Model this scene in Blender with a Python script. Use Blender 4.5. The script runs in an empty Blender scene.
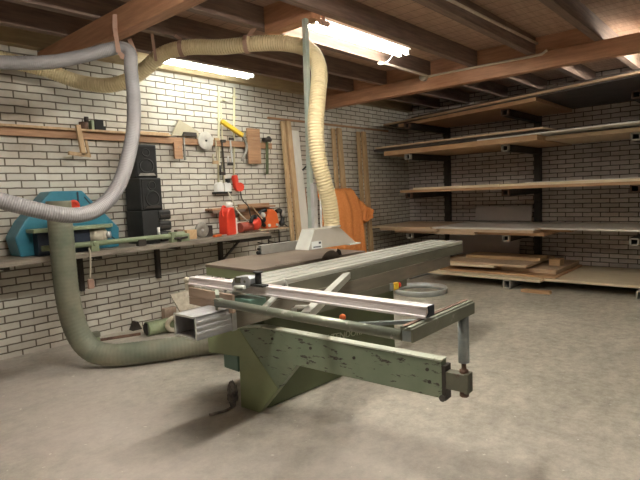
import bpy, bmesh, math, random
from mathutils import Vector, Matrix
random.seed(7)
SC = bpy.context.scene
COL = SC.collection
PI = math.pi

# ------------------------------------------------------------------ materials
def nm(name):
    m = bpy.data.materials.new(name); m.use_nodes = True
    nt = m.node_tree
    return m, nt, nt.nodes['Principled BSDF']

def mat(name, c1, c2=None, rough=.6, metal=0., scale=6., stretch=(1, 1, 1), detail=5., bump=0., lo=.35, hi=.65, spec=.5, coat=0.):
    """procedural two-tone noise material; stretch squeezes the noise along an axis (grain)"""
    m, nt, b = nm(name)
    b.inputs['Roughness'].default_value = rough
    b.inputs['Metallic'].default_value = metal
    b.inputs['Specular IOR Level'].default_value = spec
    b.inputs['Coat Weight'].default_value = coat
    if c2 is None: c2 = tuple(v * .8 for v in c1)
    N = nt.nodes; L = nt.links
    tc = N.new('ShaderNodeTexCoord'); mp = N.new('ShaderNodeMapping'); mp.inputs['Scale'].default_value = stretch
    no = N.new('ShaderNodeTexNoise'); no.inputs['Scale'].default_value = scale; no.inputs['Detail'].default_value = detail
    no.inputs['Roughness'].default_value = .6
    cr = N.new('ShaderNodeValToRGB')
    cr.color_ramp.elements[0].position = lo; cr.color_ramp.elements[1].position = hi
    cr.color_ramp.elements[0].color = (*c1, 1); cr.color_ramp.elements[1].color = (*c2, 1)
    L.new(tc.outputs['Object'], mp.inputs[0]); L.new(mp.outputs[0], no.inputs[0]); L.new(no.outputs[0], cr.inputs[0])
    L.new(cr.outputs[0], b.inputs['Base Color'])
    if bump:
        bu = N.new('ShaderNodeBump'); bu.inputs['Strength'].default_value = bump; bu.inputs['Distance'].default_value = .01
        L.new(no.outputs[0], bu.inputs['Height']); L.new(bu.outputs[0], b.inputs['Normal'])
    return m

def worn(name, c1, c2, chip, amount=.62, rough=.5, scale=9., stretch=(1, 1, 1), metal=0.):
    """painted metal with chipped / scratched spots"""
    m = mat(name, c1, c2, rough, metal, 5.)
    nt = m.node_tree; N = nt.nodes; L = nt.links; b = N['Principled BSDF']
    src = b.inputs['Base Color'].links[0].from_socket
    tc = N.new('ShaderNodeTexCoord'); mp = N.new('ShaderNodeMapping'); mp.inputs['Scale'].default_value = stretch
    no = N.new('ShaderNodeTexNoise'); no.inputs['Scale'].default_value = scale; no.inputs['Detail'].default_value = 8; no.inputs['Roughness'].default_value = .7
    cr = N.new('ShaderNodeValToRGB'); cr.color_ramp.elements[0].position = amount; cr.color_ramp.elements[1].position = amount + .04
    mx = N.new('ShaderNodeMix'); mx.data_type = 'RGBA'
    mx.inputs[7].default_value = (*chip, 1)
    L.new(tc.outputs['Object'], mp.inputs[0]); L.new(mp.outputs[0], no.inputs[0]); L.new(no.outputs[0], cr.inputs[0])
    L.new(cr.outputs[0], mx.inputs[0]); L.new(src, mx.inputs[6]); L.new(mx.outputs[2], b.inputs['Base Color'])
    return m

def brick_mat(name, axis, h0, z0, ca, cb, cm, ms):
    m, nt, b = nm(name); N = nt.nodes; L = nt.links
    H, W = .0625, .22365
    tc = N.new('ShaderNodeTexCoord'); sx = N.new('ShaderNodeSeparateXYZ'); cx = N.new('ShaderNodeCombineXYZ')
    L.new(tc.outputs['Object'], sx.inputs[0])
    def add(sock, v):
        a = N.new('ShaderNodeMath'); a.operation = 'ADD'; a.inputs[1].default_value = v; L.new(sock, a.inputs[0]); return a.outputs[0]
    # slight wobble of the courses
    wn = N.new('ShaderNodeTexNoise'); wn.inputs['Scale'].default_value = 9; L.new(tc.outputs['Object'], wn.inputs[0])
    wm = N.new('ShaderNodeMath'); wm.operation = 'MULTIPLY_ADD'; wm.inputs[1].default_value = .012; wm.inputs[2].default_value = -.006
    L.new(wn.outputs[0], wm.inputs[0])
    zz = N.new('ShaderNodeMath'); zz.operation = 'ADD'; L.new(add(sx.outputs[2], -z0 + H / 2 + H + 200 * H), zz.inputs[0]); L.new(wm.outputs[0], zz.inputs[1])
    L.new(add(sx.outputs[axis], -h0 + 200 * W), cx.inputs[0]); L.new(zz.outputs[0], cx.inputs[1])
    br = N.new('ShaderNodeTexBrick'); br.offset = .5; br.offset_frequency = 2; br.squash = 1
    br.inputs['Scale'].default_value = 1; br.inputs['Mortar Size'].default_value = ms; br.inputs['Mortar Smooth'].default_value = .25
    br.inputs['Brick Width'].default_value = W; br.inputs['Row Height'].default_value = H; br.inputs['Bias'].default_value = -.2
    br.inputs['Color1'].default_value = ca; br.inputs['Color2'].default_value = cb; br.inputs['Mortar'].default_value = cm
    L.new(cx.outputs[0], br.inputs[0])
    # grime: blotches on the paint
    no = N.new('ShaderNodeTexNoise'); no.inputs['Scale'].default_value = 2.2; no.inputs['Detail'].default_value = 9; no.inputs['Roughness'].default_value = .65
    L.new(tc.outputs['Object'], no.inputs[0])
    cr = N.new('ShaderNodeValToRGB'); cr.color_ramp.elements[0].position = .42; cr.color_ramp.elements[1].position = .75
    cr.color_ramp.elements[0].color = (1, 1, 1, 1); cr.color_ramp.elements[1].color = (.72, .64, .58, 1)
    L.new(no.outputs[0], cr.inputs[0])
    mu = N.new('ShaderNodeMix'); mu.data_type = 'RGBA'; mu.blend_type = 'MULTIPLY'; mu.inputs[0].default_value = 1
    L.new(br.outputs[0], mu.inputs[6]); L.new(cr.outputs[0], mu.inputs[7])
    # bare brick spots where the paint has come off
    n2 = N.new('ShaderNodeTexNoise'); n2.inputs['Scale'].default_value = 7; n2.inputs['Detail'].default_value = 7; n2.inputs['Roughness'].default_value = .75
    L.new(tc.outputs['Object'], n2.inputs[0])
    c2 = N.new('ShaderNodeValToRGB'); c2.color_ramp.elements[0].position = .70; c2.color_ramp.elements[1].position = .76
    L.new(n2.outputs[0], c2.inputs[0])
    m2 = N.new('ShaderNodeMix'); m2.data_type = 'RGBA'; m2.inputs[7].default_value = (.36, .25, .19, 1)
    L.new(c2.outputs[0], m2.inputs[0]); L.new(mu.outputs[2], m2.inputs[6])
    L.new(m2.outputs[2], b.inputs['Base Color'])
    bu = N.new('ShaderNodeBump'); bu.inputs['Strength'].default_value = .8; bu.inputs['Distance'].default_value = ms; bu.invert = True
    L.new(br.outputs[1], bu.inputs['Height']); L.new(bu.outputs[0], b.inputs['Normal'])
    b.inputs['Roughness'].default_value = .75
    return m

def concrete():
    m, nt, b = nm('worn_concrete'); N = nt.nodes; L = nt.links
    tc = N.new('ShaderNodeTexCoord')
    def noise(s, d, r=.6):
        n = N.new('ShaderNodeTexNoise'); n.inputs['Scale'].default_value = s; n.inputs['Detail'].default_value = d; n.inputs['Roughness'].default_value = r
        L.new(tc.outputs['Object'], n.inputs[0]); return n.outputs[0]
    def ramp(s, p0, c0, p1, c1):
        c = N.new('ShaderNodeValToRGB'); e = c.color_ramp.elements
        e[0].position = p0; e[0].color = (*c0, 1); e[1].position = p1; e[1].color = (*c1, 1); L.new(s, c.inputs[0]); return c.outputs[0]
    base = ramp(noise(.7, 7), .35, (.37, .35, .295), .66, (.56, .53, .455))
    fine = ramp(noise(11, 12, .82), .36, (.60, .585, .56), .64, (1.20, 1.19, 1.17))
    mu = N.new('ShaderNodeMix'); mu.data_type = 'RGBA'; mu.blend_type = 'MULTIPLY'; mu.inputs[0].default_value = 1
    L.new(base, mu.inputs[6]); L.new(fine, mu.inputs[7])
    # pinkish blotchy tint, stronger over one half of the floor
    pk = N.new('ShaderNodeMix'); pk.data_type = 'RGBA'; pk.inputs[7].default_value = (.51, .44, .415, 1)
    sx = N.new('ShaderNodeSeparateXYZ'); L.new(tc.outputs['Object'], sx.inputs[0])
    gr = N.new('ShaderNodeMapRange'); gr.inputs[1].default_value = 3.2; gr.inputs[2].default_value = 1.2; gr.inputs[3].default_value = .05; gr.inputs[4].default_value = .62
    L.new(sx.outputs[0], gr.inputs[0])
    pm = N.new('ShaderNodeMath'); pm.operation = 'MULTIPLY'; L.new(gr.outputs[0], pm.inputs[0]); L.new(ramp(noise(1.1, 6), .3, (.3,) * 3, .6, (1,) * 3), pm.inputs[1])
    L.new(pm.outputs[0], pk.inputs[0]); L.new(mu.outputs[2], pk.inputs[6])
    # pale paint flecks and dark scuffs
    fl = N.new('ShaderNodeMix'); fl.data_type = 'RGBA'; fl.inputs[7].default_value = (.66, .63, .56, 1)
    L.new(ramp(noise(26, 3, .4), .725, (0, 0, 0), .75, (1, 1, 1)), fl.inputs[0]); L.new(pk.outputs[2], fl.inputs[6])
    dk = N.new('ShaderNodeMix'); dk.data_type = 'RGBA'; dk.inputs[7].default_value = (.15, .13, .11, 1)
    L.new(ramp(noise(5, 10, .8), .66, (0, 0, 0), .80, (.6, .6, .6)), dk.inputs[0]); L.new(fl.outputs[2], dk.inputs[6])
    L.new(dk.outputs[2], b.inputs['Base Color'])
    bu = N.new('ShaderNodeBump'); bu.inputs['Strength'].default_value = .25; bu.inputs['Distance'].default_value = .004
    L.new(noise(22, 8), bu.inputs['Height']); L.new(bu.outputs[0], b.inputs['Normal'])
    b.inputs['Roughness'].default_value = .62; b.inputs['Specular IOR Level'].default_value = .35
    return m

def planks(name, axis, width, c1, c2):
    """boards laid side by side along one axis, thin dark gaps, grain"""
    m = mat(name, c1, c2, .7, 0, 5, (1, 9, 9) if axis == 1 else (9, 1, 9), bump=.2)
    nt = m.node_tree; N = nt.nodes; L = nt.links; b = N['Principled BSDF']
    src = b.inputs['Base Color'].links[0].from_socket
    tc = N.new('ShaderNodeTexCoord'); sx = N.new('ShaderNodeSeparateXYZ'); L.new(tc.outputs['Object'], sx.inputs[0])
    d = N.new('ShaderNodeMath'); d.operation = 'DIVIDE'; d.inputs[1].default_value = width; L.new(sx.outputs[1 - axis], d.inputs[0])
    f = N.new('ShaderNodeMath'); f.operation = 'FRACT'; L.new(d.outputs[0], f.inputs[0])
    c = N.new('ShaderNodeMath'); c.operation = 'LESS_THAN'; c.inputs[1].default_value = .035; L.new(f.outputs[0], c.inputs[0])
    mx = N.new('ShaderNodeMix'); mx.data_type = 'RGBA'; mx.inputs[7].default_value = (.03, .02, .015, 1)
    L.new(c.outputs[0], mx.inputs[0]); L.new(src, mx.inputs[6]); L.new(mx.outputs[2], b.inputs['Base Color'])
    return m

def glow(name, col, strength):
    m, nt, b = nm(name)
    b.inputs['Base Color'].default_value = (.9, .9, .9, 1)
    b.inputs['Emission Color'].default_value = (*col, 1); b.inputs['Emission Strength'].default_value = strength
    return m

M = {}
M['brick_back'] = brick_mat('painted_brick_back', 0, 6.0757, 2.3295, (.68, .655, .585, 1), (.55, .52, .455, 1), (.15, .125, .095, 1), .0066)
M['brick_right'] = brick_mat('painted_brick_right', 1, 4.6928, 1.7116, (.66, .61, .585, 1), (.53, .485, .46, 1), (.085, .07, .06, 1), .0066)
M['concrete'] = concrete()
M['ceiling'] = planks('ceiling_boards', 1, .16, (.35, .215, .15), (.47, .31, .215))
M['joist'] = mat('joist_wood', (.16, .108, .084), (.25, .17, .13), .75, 0, 4, (1, 12, 12), bump=.2)
M['beam'] = mat('red_beam_wood', (.36, .175, .095), (.50, .265, .15), .6, 0, 4, (10, 1, 10), bump=.15)
M['plate'] = mat('plate_wood', (.34, .26, .15), (.45, .35, .2), .7, 0, 4, (1, 10, 10))
M['pine'] = mat('pine', (.43, .285, .15), (.56, .39, .225), .6, 0, 4, (9, 9, 1), bump=.1)
M['pine_x'] = mat('pine_batten', (.30, .16, .085), (.45, .26, .14), .6, 0, 4, (1, 10, 10), bump=.1)
M['plyedge'] = mat('plywood', (.50, .32, .17), (.60, .42, .24), .65, 0, 4, (9, 1, 9))
M['ply_pale'] = mat('pale_plywood', (.72, .62, .43), (.80, .70, .52), .6, 0, 4, (9, 1, 9))
M['ply_brown'] = mat('brown_board', (.42, .25, .13), (.54, .34, .19), .6, 0, 4, (9, 1, 9))
M['ply_tan'] = mat('tan_board', (.52, .38, .25), (.62, .47, .33), .65, 0, 3, (6, 1, 6))
M['ply_dark'] = mat('dark_board', (.05, .04, .038), (.09, .075, .065), .5, 0, 4)
M['lam_white'] = mat('white_laminate', (.70, .67, .62), (.76, .73, .68), .4, 0, 3)
M['grey_panel'] = mat('grey_panel', (.50, .46, .455), (.55, .51, .50), .6, 0, 2)
M['white_board'] = mat('whitewashed_board', (.74, .71, .64), (.82, .79, .72), .6, 0, 3, (6, 6, 1))
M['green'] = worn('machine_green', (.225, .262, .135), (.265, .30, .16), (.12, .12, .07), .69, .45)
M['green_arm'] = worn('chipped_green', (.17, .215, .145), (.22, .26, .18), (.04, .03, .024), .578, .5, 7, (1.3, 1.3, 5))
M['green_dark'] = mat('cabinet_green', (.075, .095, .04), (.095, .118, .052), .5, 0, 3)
M['green_letter'] = mat('lettering_green', (.34, .37, .26), (.40, .43, .31), .5)
M['green_steel'] = worn('worn_green_steel', (.17, .185, .145), (.24, .255, .205), (.38, .36, .33), .60, .38, 11, (1, 1, 1), .3)
M['teal'] = mat('teal_paint', (.13, .24, .19), (.17, .29, .23), .45)
M['cast'] = mat('rusty_cast_iron', (.165, .13, .105), (.27, .215, .17), .42, .25, 3, detail=9)
M['alu'] = mat('aluminium', (.56, .555, .51), (.585, .58, .535), .38, .3, 4, (1, 14, 14))
M['alu_fence'] = mat('anodised_aluminium', (.80, .74, .745), (.82, .76, .765), .4, .2, 3, (14, 1, 14))
M['alu_raw'] = mat('dull_aluminium', (.38, .38, .39), (.54, .54, .55), .4, .35, 5, (1, 10, 3))
M['slide_side'] = mat('slide_grey', (.12, .117, .085), (.155, .15, .112), .5, .15, 4, (1, 4, 4))
M['rail_brown'] = mat('rail_brown', (.165, .145, .115), (.22, .19, .15), .45, .3, 4, (1, 6, 6))
M['end_plate'] = mat('brown_end_plate', (.36, .26, .19), (.48, .36, .28), .6, 0, 3, (9, 1, 9))
M['steel'] = mat('steel', (.46, .46, .46), (.60, .60, .60), .38, .4, 8)
M['galv'] = mat('galvanised_steel', (.54, .57, .58), (.68, .71, .72), .35, .4, 7)
M['post_steel'] = mat('blue_grey_steel', (.24, .29, .30), (.38, .43, .44), .35, .6, 9)
M['rust'] = mat('rusty_steel', (.10, .06, .045), (.22, .13, .09), .7, .3, 14)
M['black'] = mat('black_plastic', (.012, .012, .012), (.022, .022, .022), .55)
M['black_soft'] = mat('black_cloth', (.010, .010, .010), (.018, .017, .016), .8)
M['iron'] = mat('black_iron', (.035, .028, .024), (.06, .05, .042), .55, .3)
M['cream_hose'] = mat('cream_hose', (.68, .565, .335), (.76, .64, .40), .45, 0, 3)
M['grey_hose'] = mat('grey_hose', (.215, .205, .21), (.275, .26, .265), .5, 0, 3)
M['duct'] = mat('dusty_green_duct', (.115, .135, .095), (.26, .24, .175), .6, 0, 2.5, detail=7)
M['hood'] = mat('guard_grey', (.47, .44, .385), (.56, .52, .46), .4, .2, 4)
M['hood_light'] = mat('guard_light', (.62, .63, .58), (.75, .76, .71), .45, .1, 6)
M['pole'] = mat('pole_grey_green', (.36, .42, .36), (.48, .54, .48), .4, .3, 6)
M['label'] = mat('white_label', (.74, .76, .74), (.80, .82, .80), .5)
M['ink'] = mat('dark_ink', (.05, .06, .08), (.07, .08, .1), .6)
M['red'] = mat('red_plastic', (.66, .045, .022), (.74, .065, .03), .4)
M['orange'] = mat('orange_plastic', (.72, .13, .03), (.80, .17, .04), .4)
M['cloth'] = mat('orange_cloth', (.76, .26, .07), (.84, .33, .10), .85, 0, 40, bump=.15)
M['yellow'] = mat('yellow_plastic', (.80, .52, .03), (.86, .58, .05), .4)
M['white'] = mat('white_plastic', (.74, .73, .70), (.80, .79, .76), .4)
M['cream_pipe'] = mat('cream_pipe', (.62, .57, .38), (.70, .65, .45), .45)
M['pale_pipe'] = mat('pale_ceiling_pipe', (.50, .42, .33), (.60, .52, .42), .5)
M['blue'] = mat('blue_machine', (.028, .175, .255), (.04, .22, .31), .4)
M['navy'] = mat('dark_blue', (.010, .018, .035), (.016, .026, .05), .5)
M['pipe_green'] = worn('pale_green_paint', (.19, .23, .13), (.29, .335, .21), (.10, .09, .06), .62, .5, 8)
M['strap'] = mat('pink_strap', (.36, .22, .165), (.46, .29, .22), .8)
M['beige'] = mat('beige_paint', (.50, .44, .34), (.62, .56, .45), .5)
M['disc'] = mat('grey_disc', (.42, .40, .36), (.56, .53, .47), .6, 0, 14)
M['drab_board'] = mat('drab_board', (.40, .35, .25), (.50, .44, .32), .7, 0, 4)
M['fence_grey'] = mat('fence_grey', (.27, .26, .235), (.34, .33, .30), .45, .2, 5)
M['stop_steel'] = mat('stop_steel', (.30, .31, .33), (.50, .51, .53), .35, .4, 22)
M['disc_dark'] = mat('dark_grey_disc', (.22, .205, .18), (.34, .32, .28), .5, .3, 14)
M['dull_red'] = mat('dull_red_paint', (.26, .05, .03), (.40, .07, .04), .5, 0, 6)
M['rim_pale'] = worn('worn_pale_edge', (.42, .45, .36), (.55, .57, .48), (.22, .24, .17), .60, .45, 12)
M['olive'] = worn('olive_steel', (.10, .10, .07), (.15, .145, .105), (.10, .06, .045), .56, .5, 14)
M['dusty'] = mat('dusty_board', (.40, .35, .27), (.62, .57, .48), .85, 0, 30, lo=.3, hi=.7)
M['bench'] = mat('bench_top', (.18, .148, .115), (.31, .27, .22), .65, 0, 5, (1, 6, 6))
M['rag'] = mat('dirty_rag', (.05, .045, .045), (.34, .30, .28), .95, 0, 16)
M['blade'] = mat('saw_blade', (.10, .075, .06), (.2, .16, .13), .35, .7, 8)
M['dark'] = mat('dark_slot', (.010, .009, .008), (.014, .012, .010), .8)
M['plaster'] = mat('plain_plaster', (.55, .51, .44), (.62, .58, .50), .8, 0, 2)
M['tube'] = glow('fluorescent_tube', (1, .955, .85), 30.)
M['tube_wall'] = glow('wall_lamp_tube', (.97, 1, .90), 11.)
M['tube_front'] = glow('front_lamp_tube', (1, .955, .85), 84.)
M['tube_side'] = glow('side_lamp_tube', (1, .96, .84), 58.)
M['tube_rear'] = glow('rear_lamp_tube', (1, .955, .85), 3.5)
M['lamp_white'] = mat('lamp_enamel', (.80, .80, .76), (.84, .84, .80), .35)

# ------------------------------------------------------------------ mesh builder
class MB:
    def __init__(s): s.bm = bmesh.new()
    def box(s, x0, x1, y0, y1, z0, z1, xf=None):
        vs = [s.bm.verts.new((x, y, z)) for z in (z0, z1) for y in (y0, y1) for x in (x0, x1)]
        for f in ((0, 2, 3, 1), (4, 5, 7, 6), (0, 1, 5, 4), (2, 6, 7, 3), (0, 4, 6, 2), (1, 3, 7, 5)):
            s.bm.faces.new([vs[i] for i in f])
        if xf is not None:
            for v in vs: v.co = xf @ v.co
        return s
    def bar(s, p0, p1, w, h, up=(0, 0, 1)):
        """rectangular bar between two points: w sideways, h along up"""
        p0, p1 = Vector(p0), Vector(p1); d = (p1 - p0); ln = d.length; d.normalize()
        u = Vector(up); sd = d.cross(u).normalized(); u = sd.cross(d).normalized()
        xf = Matrix((( d.x, sd.x, u.x, p0.x), (d.y, sd.y, u.y, p0.y), (d.z, sd.z, u.z, p0.z), (0, 0, 0, 1)))
        return s.box(0, ln, -w / 2, w / 2, -h / 2, h / 2, xf)
    def hexa(s, pts):
        """eight corners: bottom loop of four, then the top loop of four"""
        vs = [s.bm.verts.new(p) for p in pts]
        for f in ((3, 2, 1, 0), (4, 5, 6, 7), (0, 1, 5, 4), (1, 2, 6, 5), (2, 3, 7, 6), (3, 0, 4, 7)):
            s.bm.faces.new([vs[i] for i in f])
        return s
    def prism(s, poly, axis, lo, hi, xf=None):
        """closed 2D outline extruded along an axis (0:x 1:y 2:z); outline = the other two coordinates in order"""
        def P(p, t):
            q = list(p); q.insert(axis, t); return q
        a = [s.bm.verts.new(P(p, lo)) for p in poly]; b = [s.bm.verts.new(P(p, hi)) for p in poly]
        n = len(poly)
        for i in range(n): s.bm.faces.new((a[i], a[(i + 1) % n], b[(i + 1) % n], b[i]))
        s.bm.faces.new(list(reversed(a))); s.bm.faces.new(b)
        if xf is not None:
            for v in a + b: v.co = xf @ v.co
        return s
    def tube(s, pts, r, seg=12, cap=True, hollow=0, twist=None):
        """swept round tube; r is a number or a function of the point index"""
        P = [Vector(p) for p in pts]; n = len(P); rings = []
        t0 = (P[1] - P[0]).normalized(); nrm = t0.orthogonal().normalized()
        for i in range(n):
            t = (P[min(i + 1, n - 1)] - P[max(i - 1, 0)]).normalized()
            nrm = (nrm - t * nrm.dot(t)).normalized(); bn = t.cross(nrm)
            rr = r(i) if callable(r) else r
            rings.append([s.bm.verts.new(P[i] + (nrm * math.cos(2 * PI * k / seg) + bn * math.sin(2 * PI * k / seg)) * rr) for k in range(seg)])
        for i in range(n - 1):
            for k in range(seg):
                s.bm.faces.new((rings[i][k], rings[i][(k + 1) % seg], rings[i + 1][(k + 1) % seg], rings[i + 1][k])).smooth = True
        if cap:
            s.bm.faces.new(list(reversed(rings[0]))); s.bm.faces.new(rings[-1])
        return s
    def cyl(s, p0, p1, r, seg=20, r2=None):
        r2 = r if r2 is None else r2
        return s.tube([p0, p1], lambda i: r if i == 0 else r2, seg)
    def lathe(s, prof, c, axis='z', seg=28):
        """profile of (radius, height) turned about an axis through c"""
        rings = []
        for (r, h) in prof:
            ring = []
            for k in range(seg):
                a = 2 * PI * k / seg; x, y = r * math.cos(a), r * math.sin(a)
                v = {'z': (x, y, h), 'y': (x, h, y), 'x': (h, x, y)}[axis]
                ring.append(s.bm.verts.new(Vector(c) + Vector(v)))
            rings.append(ring)
        for i in range(len(rings) - 1):
            for k in range(seg):
                f = s.bm.faces.new((rings[i][k], rings[i][(k + 1) % seg], rings[i + 1][(k + 1) % seg], rings[i + 1][k])); f.smooth = True
        if prof[0][0] > 1e-6: s.bm.faces.new(rings[0])
        if prof[-1][0] > 1e-6: s.bm.faces.new(rings[-1])
        return s
    def ball(s, c, r, sc=(1, 1, 1), seg=14):
        g = bmesh.ops.create_uvsphere(s.bm, u_segments=seg, v_segments=max(6, seg // 2), radius=r)
        for v in g['verts']:
            v.co = Vector(c) + Vector((v.co.x * sc[0], v.co.y * sc[1], v.co.z * sc[2]))
            for f in v.link_faces: f.smooth = True
        return s
    def torus(s, c, R, r, nrm=(0, 0, 1), seg=32, k=10):
        q = Vector((0, 0, 1)).rotation_difference(Vector(nrm).normalized())
        pts = [Vector(c) + q @ Vector((R * math.cos(2 * PI * i / seg), R * math.sin(2 * PI * i / seg), 0)) for i in range(seg + 1)]
        return s.tube(pts, r, k, cap=False)
    def build(s, name, m, parent=None, org=(0, 0, 0), bevel=0., kind=None):
        bm = s.bm; o3 = Vector(org)
        for v in bm.verts: v.co -= o3
        bmesh.ops.remove_doubles(bm, verts=bm.verts, dist=1e-6)
        bmesh.ops.recalc_face_normals(bm, faces=bm.faces)
        me = bpy.data.meshes.new(name); bm.to_mesh(me); bm.free()
        me.materials.append(M[m] if isinstance(m, str) else m)
        ob = bpy.data.objects.new(name, me); COL.objects.link(ob)
        if parent is not None: ob.parent = parent
        else: ob.location = o3
        if bevel:
            md = ob.modifiers.new('bevel', 'BEVEL'); md.width = bevel; md.segments = 2; md.limit_method = 'ANGLE'
        if kind: ob['kind'] = kind
        return ob

def tag(o, label, cat, group=None):
    o['label'] = label; o['category'] = cat
    if group: o['group'] = group
    return o
def thing(name, label, cat, loc=(0, 0, 0), rz=0., group=None):
    o = bpy.data.objects.new(name, None); COL.objects.link(o); o.empty_display_size = .1
    o.location = loc; o.rotation_euler = (0, 0, rz)
    return tag(o, label, cat, group)
def kids(o): return [c for c in bpy.data.objects if c.parent == o]
def copy_tree(o, parent=None):
    c = o.copy(); COL.objects.link(c); c.parent = parent
    for ch in kids(o): copy_tree(ch, c)
    return c
def struct(mb, name, m, **k): return mb.build(name, m, kind='structure', **k)

def spline(ctrl, step):
    """Catmull-Rom through the control points, resampled at an even step"""
    P = [Vector(p) for p in ctrl]; P = [P[0] * 2 - P[1]] + P + [P[-1] * 2 - P[-2]]; fine = []
    for i in range(1, len(P) - 2):
        for k in range(24):
            t = k / 24; a, b, c, d = P[i - 1], P[i], P[i + 1], P[i + 2]
            fine.append(.5 * ((2 * b) + (c - a) * t + (2 * a - 5 * b + 4 * c - d) * t * t + (3 * b - a - 3 * c + d) * t ** 3))
    fine.append(P[-2]); out = [fine[0]]; acc = 0
    for i in range(1, len(fine)):
        seg = fine[i] - fine[i - 1]; L = seg.length; pos = 0
        while acc + (L - pos) >= step:
            pos += step - acc; acc = 0; out.append(fine[i - 1] + seg * (pos / L))
        acc += L - pos
    return out
def corrugated(ctrl, r, pitch, depth, seg=18):
    pts = spline(ctrl, pitch / 4); prof = (0, .75, 1, .75)
    return MB().tube(pts, lambda i: r - depth + depth * prof[i % 4], seg)

# ------------------------------------------------------------------ camera
cam = bpy.data.cameras.new('camera'); cam.sensor_width = 36; cam.lens = 36 * 512.62 / 640; cam.clip_start = .02
co = bpy.data.objects.new('camera', cam); COL.objects.link(co); SC.camera = co
yaw, pit, rol = .8426, -.0911, -.0402
fw = Vector((math.sin(yaw) * math.cos(pit), math.cos(yaw) * math.cos(pit), math.sin(pit)))
rt = Vector((math.cos(yaw), -math.sin(yaw), 0)); up = rt.cross(fw)
r2 = rt * math.cos(rol) + up * math.sin(rol); u2 = -rt * math.sin(rol) + up * math.cos(rol)
co.matrix_world = Matrix(((r2.x, u2.x, -fw.x, 0), (r2.y, u2.y, -fw.y, 0), (r2.z, u2.z, -fw.z, 1.28), (0, 0, 0, 1)))

# ------------------------------------------------------------------ room shell
XL, XR, YN, YB, ZT = -1.9, 7.778, -2.7, 4.798, 2.75
struct(MB().box(XL, XR, YN, YB, -.12, 0), 'floor', 'concrete')
struct(MB().box(XL - .2, XR + .2, YB, YB + .2, -.12, ZT + .1), 'wall_back', 'brick_back')
struct(MB().box(XR, XR + .2, YN, YB, -.12, ZT + .1), 'wall_right', 'brick_right')
struct(MB().box(XL - .2, XL, YN, YB, -.12, ZT + .1), 'wall_left', 'plaster')
struct(MB().box(XL - .2, XR + .2, YN - .2, YN, -.12, ZT + .1), 'wall_front', 'plaster')
struct(MB().box(XL, XR, YN, YB, ZT, ZT + .06), 'ceiling', 'ceiling')
JB = 2.585
n = 1
for y in (-2.0, -1.3, -.65, 0., .62, 1.24, 1.86, 2.48, 3.05, 3.66, 4.18):
    struct(MB().box(XL, XR, y, y + .07, JB, ZT), 'trim_%d' % n, 'joist'); n += 1
struct(MB().box(5.42, 5.53, YN, YB, 2.425, JB), 'trim_%d' % n, 'beam', bevel=.006); n += 1
struct(MB().box(1.82, 1.915, YN, YB, 2.42, JB), 'trim_%d' % n, 'beam', bevel=.006); n += 1
struct(MB().box(XL, XR, 4.70, YB, 2.60, 2.75), 'trim_%d' % n, 'plate'); n += 1
struct(MB().box(2.865, 2.965, 2.55, 3.05, 2.545, ZT), 'trim_%d' % n, 'beam', bevel=.004); n += 1
for y0, y1 in ((1.31, 1.86), (1.93, 2.48), (2.55, 3.05), (3.12, 3.66), (3.73, 4.18), (4.25, 4.70)):   # blocking above the right beam
    struct(MB().box(5.47, 5.53, y0, y1, JB, ZT), 'trim_%d' % n, 'beam'); n += 1

# ------------------------------------------------------------------ lamps
def lamp(x0, x1, y, zt, label, loc_z, mats='tube'):
    t = thing('fluorescent_lamp', label, 'ceiling lamp', ((x0 + x1) / 2, y, zt), 0, None)
    h = (x1 - x0) / 2; zb = -(zt - loc_z)
    MB().prism([(-.05, 0), (.05, 0), (.05, zb * .35), (.085, zb + .045), (-.085, zb + .045), (-.05, zb * .35)], 0, -h, h).build('housing', 'lamp_white', t)
    for sy in (-.045, .045):
        MB().cyl((-h + .02, sy, zb + .015), (h - .02, sy, zb + .015), .014, 14).build('tube', mats, t)
        for ex in (-h + .012, h - .012):
            MB().box(ex - .012, ex + .012, sy - .018, sy + .018, zb - .004, zb + .05).build('tube_holder', 'lamp_white', t)
    return t
lamp(3.10, 4.50, 2.80, ZT, 'large glaring twin tube lamp between the joists to the right of the steel pole', 2.60)
lamp(2.74, 3.92, 4.43, ZT, 'slim fluorescent lamp along the back wall, behind the cream hose', 2.59, 'tube_wall')
lamp(.9, 2.3, 1.56, ZT, 'twin tube lamp in the ceiling bay nearest the camera', 2.52, 'tube_front')
lamp(2.2, 3.6, -.3, ZT, 'twin tube lamp in the ceiling behind the camera', 2.62, 'tube_rear')
lamp(5.65, 7.05, .80, ZT, 'twin tube lamp in the ceiling over the right end of the lumber rack', 2.51, 'tube_side')
lamp(-.8, .6, -1.6, ZT, 'twin tube lamp over the rear left corner of the workshop', 2.62, 'tube_rear')
# wire and switch hanging beside the big lamp
o = MB().cyl((3.02, 2.60, 2.56), (3.10, 2.60, 2.56), .022, 14).cyl((3.06, 2.60, 2.56), (3.06, 2.62, 2.66), .016, 12).ball((3.02, 2.60, 2.56), .024).ball((3.10, 2.60, 2.56), .024)
o.cyl((3.06, 2.62, 2.65), (3.06, 2.62, ZT), .012, 8)
tag(o.build('pull_switch', 'strap', org=(3.06, 2.6, 2.56)), 'small brown T-shaped fitting hanging at the left end of the glaring lamp', 'switch')

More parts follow.
